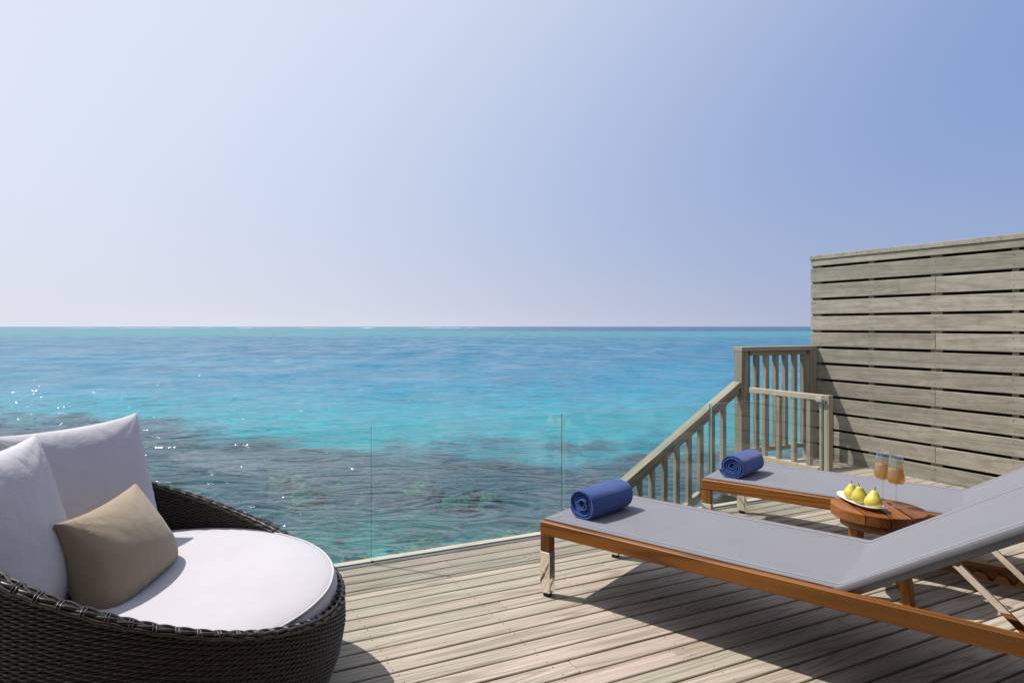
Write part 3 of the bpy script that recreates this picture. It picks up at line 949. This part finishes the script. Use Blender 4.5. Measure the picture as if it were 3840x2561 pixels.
    # notched racks inside the rails
    for yy in (RW + 0.0015, Wd - RW - 0.0195):
        pr = [(1.72, 0.318), (1.72, 0.335)]
        for q in range(4):
            xx = 1.735 + q * 0.07
            pr += [(xx, 0.356), (xx + 0.030, 0.352), (xx + 0.042, 0.330), (xx + 0.056, 0.326), (xx + 0.064, 0.340)]
        pr += [(2.018, 0.356), (2.018, 0.318)]
        nn = len(pr)
        v = [(p[0], yy, p[1]) for p in pr] + [(p[0], yy + 0.018, p[1]) for p in pr]
        f = [tuple(range(nn)), tuple(range(2 * nn - 1, nn - 1, -1))] + [(i, i + nn, (i + 1) % nn + nn, (i + 1) % nn) for i in range(nn)]
        link('notched_rack', mesh_np('notched_rack', v, f), t, M_teakT)
    return t

# headings: foot end to head end; far side is on the left of the heading
lounger((1.780, 2.850), -66.2, 'nearest teak lounger with raised grey sling back, in the right foreground')
lounger((3.243, 3.182), -65.0, 'far teak lounger with grey sling, between the round table and the gate')

# ------------------------------------------------------------------ rolled towels
def towel(cx_, cy_, ang, label, seed, zt=0.392):
    random.seed(seed)
    Lh = 0.185
    turns = 4.6
    n = 240
    rings = 10
    verts, faces = [], []
    r_in, r_out = 0.010, 0.080
    th = 0.0108
    so = [random.uniform(-0.011, 0.011) for _ in range(12)]
    ns = 26
    # cross section of the folded cloth strip: (axial, radial) stadium outline
    sec = []
    for i in range(ns // 2 - 3): sec.append((-1 + 2 * i / (ns // 2 - 4), 1.0, 0))
    na = len(sec)
    for i in range(6):
        a = PI / 2 - PI * (i + 1) / 7; sec.append((1, math.sin(a), math.cos(a)))
    for i in range(na): sec.append((1 - 2 * i / (na - 1), -1.0, 0))
    for i in range(6):
        a = -PI / 2 - PI * (i + 1) / 7; sec.append((-1, math.sin(a), math.cos(a)))
    ns = len(sec)
    for i in range(n + 1):
        t = i / n
        ph = 2 * PI * turns * t
        r = r_in + (r_out - r_in) * t ** 0.93
        r += 0.0050 * nz(math.cos(ph) * 1.4 + seed, math.sin(ph) * 1.4, turns * t * 0.9) * (1.4 - t)
        turn = turns * t
        offp = so[int(turn)] * (1 - (turn % 1)) + so[int(turn) + 1] * (turn % 1)
        offn = so[11 - int(turn)] * (1 - (turn % 1)) + so[10 - int(turn)] * (turn % 1)
        crown = 0.010 * (1 - t)
        cs, sn = math.cos(ph + 2.2), math.sin(ph + 2.2)
        for (ax, rd, bulge) in sec:
            off = offp if ax > 0 else -offn
            axl = ax * (Lh - 0.006 - crown * 0.6) + off * abs(ax) ** 3 + (bulge * th * 0.5)* (1 if ax > 0 else 1)
            rr = r + rd * th * 0.5
            rr += 0.0040 * nz(ax * 1.6 + seed, cs * 1.3, sn * 1.3) * t + 0.0018 * nz(ax * 4 + seed, cs * 2.5, sn * 2.5 + turn) + 0.0009 * nz(ax * 40, cs * 20, sn * 20)
            # weight of the roll flattens it where it rests
            X_, Z_ = rr * cs, rr * sn
            if Z_ < -0.070: Z_ = -0.070 + (Z_ + 0.070) * 0.35
            verts.append((axl, X_ * 1.03, Z_ * 0.985))
    for i in range(n):
        for k in range(ns):
            a = i * ns + k; b = i * ns + (k + 1) % ns
            faces.append((a, b, b + ns, a + ns))
    faces.append(tuple(range(ns - 1, -1, -1))); faces.append(tuple(n * ns + k for k in range(ns)))
    me = mesh_np('rolled_towel', verts, faces, True)
    zs = min(v[2] for v in verts)
    o = link('rolled_towel', me, None, M_towel, (cx_, cy_, zt - zs), (0, 0, R(ang)))
    tag(o, label, 'towel', 'rolled blue towels on the loungers')
    return o
towel(2.165, 2.835, 18.0, 'rolled blue towel on the foot end of the nearest lounger', 3)
towel(3.600, 3.165, 20.0, 'rolled blue towel on the foot end of the far lounger', 8)

# ------------------------------------------------------------------ side table with drinks and fruit
TC = (3.42, 2.14)
TZ = 0.45
tb = empty('side_table', (TC[0], TC[1], 0), R(-128 + 180))
tag(tb, 'small round teak table between the two loungers', 'table')
RT = 0.215
cuts = [-RT, -0.083, 0.016, 0.118, RT]     # across local Y
def disc_slice(y0, y1, r, z0, z1, bev=0.006):
    pts = []
    n = 26
    y0c, y1c = max(y0, -r + 0.0005), min(y1, r - 0.0005)
    for i in range(n):
        yy = y0c + (y1c - y0c) * (0.5 - 0.5 * math.cos(PI * i / (n - 1)))
        pts.append((math.sqrt(max(0, r * r - yy * yy)), yy))
    for i in range(n - 1, -1, -1):
        yy = y0c + (y1c - y0c) * (0.5 - 0.5 * math.cos(PI * i / (n - 1)))
        pts.append((-math.sqrt(max(0, r * r - yy * yy)), yy))
    bm = bmesh.new()
    vb = [bm.verts.new((p[0], p[1], z0)) for p in pts]
    f = bm.faces.new(vb)
    ex = bmesh.ops.extrude_face_region(bm, geom=[f])
    for v in [g for g in ex['geom'] if isinstance(g, bmesh.types.BMVert)]: v.co.z = z1
    bm.normal_update()
    ed = [e for e in bm.edges if len(e.link_faces) == 2 and e.calc_face_angle(0) > 0.7]
    bmesh.ops.remove_doubles(bm, verts=bm.verts, dist=1e-5)
    bmesh.ops.recalc_face_normals(bm, faces=bm.faces)
    ed = [e for e in bm.edges if len(e.link_faces) == 2 and e.calc_face_angle(0) > 0.7]
    bmesh.ops.bevel(bm, geom=ed, offset=bev, segments=2, affect='EDGES', profile=0.6)
    me = bpy.data.meshes.new('top_plank'); bm.to_mesh(me); bm.free()
    return me
for i in range(4):
    g = 0.0025
    me = disc_slice(cuts[i] + (g if i else 0), cuts[i + 1] - (g if i < 3 else 0), RT, TZ - 0.055, TZ, 0.004)
    link('top_plank', me, tb, M_teakT)
ap = lathe_mesh('apron', [(0.150, TZ - 0.056), (0.172, TZ - 0.056), (0.172, TZ - 0.10), (0.150, TZ - 0.10), (0.150, TZ - 0.056)], 48, True)
link('apron', ap, tb, M_teakT)
box('crosspiece', -0.149, 0.149, -0.02, 0.02, TZ - 0.10, TZ - 0.057, M_teakT, tb, 0.002)
for a in (-60, 30, 120, 210):
    ca, sa = math.cos(R(a)), math.sin(R(a))
    beam('leg', (0.128 * ca, 0.128 * sa, TZ - 0.057), (0.168 * ca, 0.168 * sa, 0.0), 0.048, 0.036, M_teakZ if False else M_teak, tb, 0.003, up=(-sa, ca, 0))

# white oblong plate
def plate_mesh():
    n, mr = 72, 12
    v, f = [], []
    def outline(a):
        c, s = math.cos(a), math.sin(a)
        e = 2 / 2.7
        x = 0.168 * abs(c) ** e * (1 if c >= 0 else -1)
        y = 0.060 * abs(s) ** e * (1 if s >= 0 else -1)
        return x, y
    for side in (1, 0):
        for r in range(mr + 1):
            t = r / mr
            for k in range(n):
                x, y = outline(2 * PI * k / n)
                lift = 0.016 * max(0, (t - 0.55) / 0.45) ** 1.6 + 0.010 * (abs(x * t) / 0.168) ** 2.5
                v.append((x * t, y * t, lift + (0.0035 if side else 0.0)))
    def idx(s, r, k): return s * (mr + 1) * n + r * n + k % n
    for r in range(mr):
        for k in range(n):
            f.append((idx(0, r, k), idx(0, r + 1, k), idx(0, r + 1, k + 1), idx(0, r, k + 1)))
            f.append((idx(1, r, k + 1), idx(1, r + 1, k + 1), idx(1, r + 1, k), idx(1, r, k)))
    for k in range(n):
        f.append((idx(0, mr, k), idx(1, mr, k), idx(1, mr, k + 1), idx(0, mr, k + 1)))
    return mesh_np('plate', v, f, True)
plate = link('plate', plate_mesh(), None, M_china, (3.376, 2.200, TZ + 0.002), (0, 0, R(-113)))
tag(plate, 'oblong white china plate carrying three pears on the round table', 'plate')

PP = [(0, 0), (0.010, 0.0015), (0.022, 0.004), (0.032, 0.012), (0.038, 0.024), (0.0393, 0.034), (0.0375, 0.045), (0.0325, 0.056), (0.0260, 0.066), (0.0205, 0.075), (0.0165, 0.083), (0.0125, 0.089), (0.007, 0.0922), (0.0025, 0.0905), (0, 0.0900)]
def pear(x, y, z, tilt, rz, s, label, seed):
    me = lathe_mesh('pear', PP, 36)
    for v in me.vertices:
        k = 1 + 0.05 * nz(v.co.x * 22 + seed, v.co.y * 22, v.co.z * 14)
        bend = 0.004 * (v.co.z / 0.09) ** 2
        v.co = Vector((v.co.x * k + bend * math.cos(seed), v.co.y * k + bend * math.sin(seed), v.co.z))
    o = link('pear', me, None, M_pear, (x, y, z), (R(tilt), 0, R(rz)))
    o.scale = (s, s, s)
    bx_, by_ = 0.004 * math.cos(seed), 0.004 * math.sin(seed)
    tube('stem', [(bx_, by_, 0.089), (bx_ + 0.001, by_ + 0.001, 0.098), (bx_ + 0.004, by_ + 0.002, 0.108)], lambda t: 0.0016 + 0.0010 * t * t, M_stem, o, 7)
    tag(o, label, 'pear', 'pears on the white plate')
pear(3.412, 2.283, TZ + 0.0062, 7, 40, 0.92, 'leftmost pear at the far end of the white plate', 1)
pear(3.371, 2.203, TZ + 0.0062, -3, 100, 1.02, 'greener middle pear, upright between the other two', 2)
pear(3.324, 2.106, TZ + 0.0062, -9, 250, 1.06, 'rightmost pear, nearest the wine glasses and the plate tip', 3.7)

def wine_glass(x, y, label, lvl):
    o = empty('wine_glass', (x, y, TZ + 0.0005))
    tag(o, label, 'wine glass', 'stemmed glasses of amber drink')
    Hs = 0.122
    ft = lathe_mesh('foot', [(0, 0), (0.036, 0.0), (0.0362, 0.0015), (0.020, 0.003), (0.008, 0.006), (0.0045, 0.012), (0.0038, 0.03), (0.0035, 0.09), (0.0042, Hs - 0.006), (0.010, Hs - 0.0005), (0, Hs - 0.0004)], 32)
    link('stem', ft, o, M_wineglass)
    out = [(0.0, Hs), (0.018, Hs + 0.001), (0.034, Hs + 0.006), (0.0395, Hs + 0.014), (0.0415, Hs + 0.026), (0.0400, Hs + 0.05), (0.0378, Hs + 0.075), (0.0345, Hs + 0.105), (0.0288, Hs + 0.150)]
    inn = [(max(0, r - 0.0012), z + (0.0015 if i < 3 else 0)) for i, (r, z) in enumerate(out)]
    link('bowl', lathe_mesh('bowl', out + inn[::-1], 40), o, M_wineglass)
    dr = []
    for i, (r, z) in enumerate(inn):
        if z < lvl: dr.append((max(0, r - 0.0008), z + 0.0008))
    # interpolate the radius at the surface
    for (r0, z0), (r1, z1) in zip(inn[:-1], inn[1:]):
        if z0 <= lvl <= z1:
            rr = r0 + (r1 - r0) * (lvl - z0) / (z1 - z0) - 0.0008
    dr += [(rr, lvl), (0, lvl)]
    link('drink', lathe_mesh('drink', dr, 40), o, M_drink)
wine_glass(3.545, 2.190, 'farther stemmed glass half full of amber drink, partly behind the other', 0.206)
wine_glass(3.500, 2.094, 'nearer stemmed glass half full of amber drink on the table', 0.203)

# ------------------------------------------------------------------ round wicker daybed
DC = (-0.04, 2.611)
DA = -8.9
daybed = empty('wicker_daybed', (DC[0], DC[1], 0), R(DA))
tag(daybed, 'round daybed of dark brown woven wicker in the left foreground', 'daybed')
ZP = [0.0, 0.09, 0.18, 0.28, 0.38, 0.60, 0.95]
RP = [0.600, 0.645, 0.680, 0.697, 0.693, 0.690, 0.685]
def rad_out(z): return np.interp(z, ZP, RP)
def rim_z(th): return 0.381 + (0.911 - 0.381) * ((1 - np.cos(th)) / 2) ** 1.124
TH_W = 0.034
def weave(zlo, zhi, rfun, sgn, name):
    NS = 190; SPS = 4; NT_ = NS * SPS
    pitch = 0.0073
    th = np.arange(NT_) * 2 * PI / NT_
    zr = rim_z(th) - 0.012
    V = []; Fc = []
    base = 0
    cs = [(1.0, 0.25), (-0.2, 1.0), (-0.9, 0.0), (-0.2, -1.0), (1.0, -0.25)]   # (radial, vertical) outline
    nc = len(cs)
    nrow = int((zhi - zlo) / pitch)
    for j in range(nrow):
        z = zlo + j * pitch
        keep = zr > z
        if not keep.any(): break
        wob = 0.0008 * np.sin(th * 7 + j * 1.7)
        r = rfun(z) + sgn * 0.0036 * np.cos(np.arange(NT_) * PI / SPS + PI * j)
        zz = z + wob
        ring = np.zeros((NT_, nc, 3))
        for c, (a, b) in enumerate(cs):
            rr = r + sgn * a * 0.0027
            ring[:, c, 0] = rr * np.cos(th); ring[:, c, 1] = rr * np.sin(th); ring[:, c, 2] = zz + b * 0.0041
        V.append(ring.reshape(-1, 3))
        i = np.arange(NT_); i2 = (i + 1) % NT_
        ok = keep[i] & keep[i2]
        i, i2 = i[ok], i2[ok]
        for c in range(nc):
            c2 = (c + 1) % nc
            q = np.stack([base + i * nc + c, base + i2 * nc + c, base + i2 * nc + c2, base + i * nc + c2], 1)
            if sgn < 0: q = q[:, ::-1]
            Fc.append(q)
        base += NT_ * nc
    V = np.concatenate(V); Fc = np.concatenate(Fc)
    used = np.zeros(len(V), bool); used[Fc.ravel()] = True
    remap = np.cumsum(used) - 1
    V = V[used]; Fc = remap[Fc]
    me = bpy.data.meshes.new(name)
    me.vertices.add(len(V)); me.vertices.foreach_set('co', V.ravel())
    me.loops.add(len(Fc) * 4); me.loops.foreach_set('vertex_index', Fc.ravel().astype(np.int32))
    me.polygons.add(len(Fc))
    me.polygons.foreach_set('loop_start', np.arange(0, len(Fc) * 4, 4, dtype=np.int32))
    me.polygons.foreach_set('use_smooth', np.ones(len(Fc), bool))
    me.update(calc_edges=True)
    me.validate()
    o = link(name, me, daybed, M_wicker)
    o['kind'] = 'stuff'
    return o
weave(0.012, 0.915, lambda z: rad_out(z), 1, 'outer_weave')
weave(0.33, 0.915, lambda z: rad_out(z) - TH_W, -1, 'inner_weave')
# solid core of the shell between the two woven skins, with upright stakes
NTH = 120
cv, cf = [], []
prof_z = [0.004, 0.05, 0.09, 0.14, 0.18, 0.23, 0.28, 0.33]
for i in range(NTH):
    th = 2 * PI * i / NTH
    zr = float(rim_z(th)) - 0.010
    zl = prof_z + [0.33 + (zr - 0.33) * q / 5 for q in range(1, 6)]
    for z in zl:
        r = float(rad_out(z)) - 0.006
        cv.append((r * math.cos(th), r * math.sin(th), z))
    for z in zl[::-1]:
        r = float(rad_out(z)) - TH_W + 0.006
        cv.append((r * math.cos(th), r * math.sin(th), z))
nn = 26
for i in range(NTH):
    for k in range(nn):
        a = i * nn + k; b = i * nn + (k + 1) % nn
        c = ((i + 1) % NTH) * nn
        cf.append((a, c + k, c + (k + 1) % nn, b))
link('shell', mesh_np('shell', cv, cf, True), daybed, M_wicker)
base_me = lathe_mesh('seat_base', [(0, 0.30), (0.652, 0.30), (0.652, 0.28), (0, 0.28)], 64, False)
link('seat_base', base_me, daybed, M_dark)
# plaited rim: strands crossing over the top edge, tied at intervals
NR = 900
for q in range(4):
    path = []
    for i in range(NR):
        th = 2 * PI * i / NR
        z = float(rim_z(th)); r0 = float(rad_out(z)) - TH_W / 2
        ph = th * 22 + q * PI / 2
        rr = r0 + 0.0135 * math.cos(ph)
        path.append((rr * math.cos(th), rr * math.sin(th), z + 0.000 + 0.0030 * math.sin(ph * 2 + 0.6)))
    tube('rim_strand', path, 0.0056, M_wicker, daybed, 6, True)
for s_ in (-1, 1):
    path = []
    for i in range(300):
        th = 2 * PI * i / 300
        z = float(rim_z(th)); r0 = float(rad_out(z)) - TH_W / 2 + s_ * 0.0185
        path.append((r0 * math.cos(th), r0 * math.sin(th), z - 0.009 + 0.002 * math.sin(th * 60)))
    tube('rim_cord', path, 0.0062, M_wicker, daybed, 6, True)
tv, tf = [], []
for i in range(75):
    for off in (0, 0.0125):
        th = 2 * PI * (i + 0.3) / 75 + off
        z = float(rim_z(th)); r0 = float(rad_out(z)) - TH_W / 2
        loop = []
        for k in range(12):
            a = 2 * PI * k / 12
            rr = r0 + 0.0238 * math.cos(a)
            loop.append((rr * math.cos(th), rr * math.sin(th), z - 0.007 + 0.0142 * math.sin(a)))
        v, f = tube_pts(loop, 0.0024, 5, True)
        b0 = len(tv); tv += v; tf += [tuple(b0 + x for x in ff) for ff in f]
rt = link('rim_ties', mesh_np('rim_ties', tv, tf, True), daybed, M_wicker); rt['kind'] = 'stuff'

# seat cushion
def cushion_mesh():
    n, v, f = 128, [], []
    RC = 0.640
    prof = [(0.0, 0.318), (0.60, 0.318), (0.632, 0.325), (0.648, 0.345), (0.652, 0.375), (0.650, 0.405), (0.640, 0.430), (0.632, 0.4385),
            (0.620, 0.446), (0.58, 0.456), (0.50, 0.465), (0.38, 0.471), (0.24, 0.474), (0.12, 0.475), (0.0, 0.475)]
    prof = [(r * 1.013, z + (0.008 if z > 0.4 else 0)) for r, z in prof]
    prof[5] = (0.668, 0.408); prof[6] = (0.666, 0.428); prof[7] = (0.652, 0.4455)
    me = lathe_mesh('seat_cushion', prof, n)
    for vt in me.vertices:
        x, y, z = vt.co
        r = math.hypot(x, y); th = math.atan2(y, x)
        if 0.32 < z < 0.442 and r > 0.6:     # puckers on the boxing
            k = 0.0028 * math.sin(th * 46 + 5 * nz(th * 3, 0, 0)) * max(0, nz(th * 5, 3, 1) + 0.35) + 0.004 * nz(th * 6, z * 9, 2)
            vt.co.x += k * math.cos(th); vt.co.y += k * math.sin(th)
        elif z > 0.442:
            e = math.exp(-((r - 0.6) / 0.05) ** 2)
            vt.co.z += 0.0035 * nz(x * 3.5, y * 3.5, 4) + 0.0016 * e * math.sin(th * 60 + 6 * nz(th * 4, 1, 1))
    return me
cush = link('seat_cushion', cushion_mesh(), None, M_seat, (DC[0], DC[1], 0), (0, 0, R(DA)))
tag(cush, 'large round white seat cushion filling the wicker daybed', 'cushion')
pp = []
for i in range(160):
    th = 2 * PI * i / 160
    r = 0.654 + 0.002 * nz(th * 5, 2, 2)
    pp.append((r * math.cos(th), r * math.sin(th), 0.4475 + 0.001 * nz(th * 6, 0, 5)))
tube('piping', pp, 0.0042, M_white, cush, 6, True)

def pillow_mesh(name, W_, H_, T, pinch=0.09, ears=0.05, wr=1.0, seed=0, nu=56, nv=48, seam=0.0, sagp=0.0, lowround=0.0):
    v, f = [], []
    idx = {}
    for side in (1, -1):
        for j in range(nv + 1):
            for i in range(nu + 1):
                u = -1 + 2 * i / nu; w_ = -1 + 2 * j / nv
                border = i in (0, nu) or j in (0, nv)
                if side == -1 and border: continue
                # cosine spacing towards the edges
                u2 = math.sin(u * PI / 2); w2 = math.sin(w_ * PI / 2)
                x = W_ / 2 * u2 * (1 - pinch * (1 - w2 * w2) * u2 * u2)
                y = H_ / 2 * w2 * (1 - pinch * (1 - u2 * u2) * w2 * w2)
                ee = ears if w2 > 0 else -lowround
                x *= 1 + ee * (u2 * w2) ** 6; y *= 1 + ee * (u2 * w2) ** 6
                g = (max(0.0, 1 - u2 ** 2) * max(0.0, 1 - w2 ** 2)) ** 0.36
                # belly sags towards the bottom edge
                g *= 1 - sagp * w2
                z = side * T / 2 * g
                de = min((1 - abs(u2)) * W_ / 2, (1 - abs(w2)) * H_ / 2)
                along = y if (1 - abs(u2)) * W_ < (1 - abs(w2)) * H_ else x
                amp = 0.0032 * wr * math.exp(-de / 0.055) * (0 if border else 1)
                z += side * amp * math.sin(along * 150 + 7 * nz(along * 9, seed, 1)) * max(0, 0.3 + nz(along * 7, seed + 5, 2))
                z += side * 0.010 * wr * nz(x * 4 + seed, y * 4, side) * g
                cdist = (1 - abs(u2)) + (1 - abs(w2))
                ang = math.atan2(1 - abs(w2), 1 - abs(u2))
                z += side * 0.005 * wr * math.exp(-cdist / 0.5) * math.sin(ang * 16 + seed) * g
                if not border:
                    x += 0.0015 * nz(x * 9, y * 9, seed); 
                idx[(side, i, j)] = len(v)
                v.append((x, y, z))
    for side in (1, -1):
        for j in range(nv):
            for i in range(nu):
                q = []
                for (a, b) in ((i, j), (i + 1, j), (i + 1, j + 1), (i, j + 1)):
                    bd = a in (0, nu) or b in (0, nv)
                    q.append(idx[(1 if bd else side, a, b)])
                f.append(tuple(q if side == 1 else q[::-1]))
    return mesh_np(name, v, f, True)

ca, sa = math.cos(R(DA)), math.sin(R(DA))
def D(a, b, z): return Vector((DC[0] + a * ca - b * sa, DC[1] + a * sa + b * ca, z))
def place(o, centre, xa, up):
    """centre, width direction and height direction in daybed (a, b, z)"""
    o0_ = D(0, 0, 0)
    x = (D(*xa) - o0_).normalized()
    u = (D(*up) - o0_)
    u = (u - x * u.dot(x)).normalized()
    n = x.cross(u)
    m = Matrix((x, u, n)).transposed().to_4x4()
    m.translation = D(*centre)
    o.matrix_world = m
# x axis must give a normal facing the front of the daybed
p2 = link('back_pillow', pillow_mesh('back_pillow', 0.66, 0.60, 0.27, seed=2, wr=1.5, sagp=0.15, lowround=0.06, pinch=0.05, ears=0.03), None, M_white)
place(p2, (-0.325, 0.325, 0.705), (-0.60, -0.80, 0), (-0.112, 0.084, 0.56))
tag(p2, 'square white back pillow standing upright behind the taupe bolster', 'pillow')
p1 = link('back_pillow', pillow_mesh('back_pillow', 0.60, 0.60, 0.28, seed=6, wr=1.5, sagp=0.2, lowround=0.06, pinch=0.05, ears=0.03), None, M_white)
place(p1, (-0.395, -0.285, 0.710), (-0.19, -0.98, 0), (-0.10, 0.02, 0.56))
tag(p1, 'square white back pillow in front at the left edge of the picture', 'pillow')
p3 = link('lumbar_pillow', pillow_mesh('lumbar_pillow', 0.54, 0.36, 0.25, seed=9, pinch=0.08, ears=0.02, wr=1.3, sagp=0.3, lowround=0.13), None, M_brown)
place(p3, (-0.112, 0.002, 0.594), (-0.234, -0.972, 0.01), (-0.127, 0.02, 0.30))
tag(p3, 'small oblong taupe pillow leaning on the white back pillows', 'pillow')
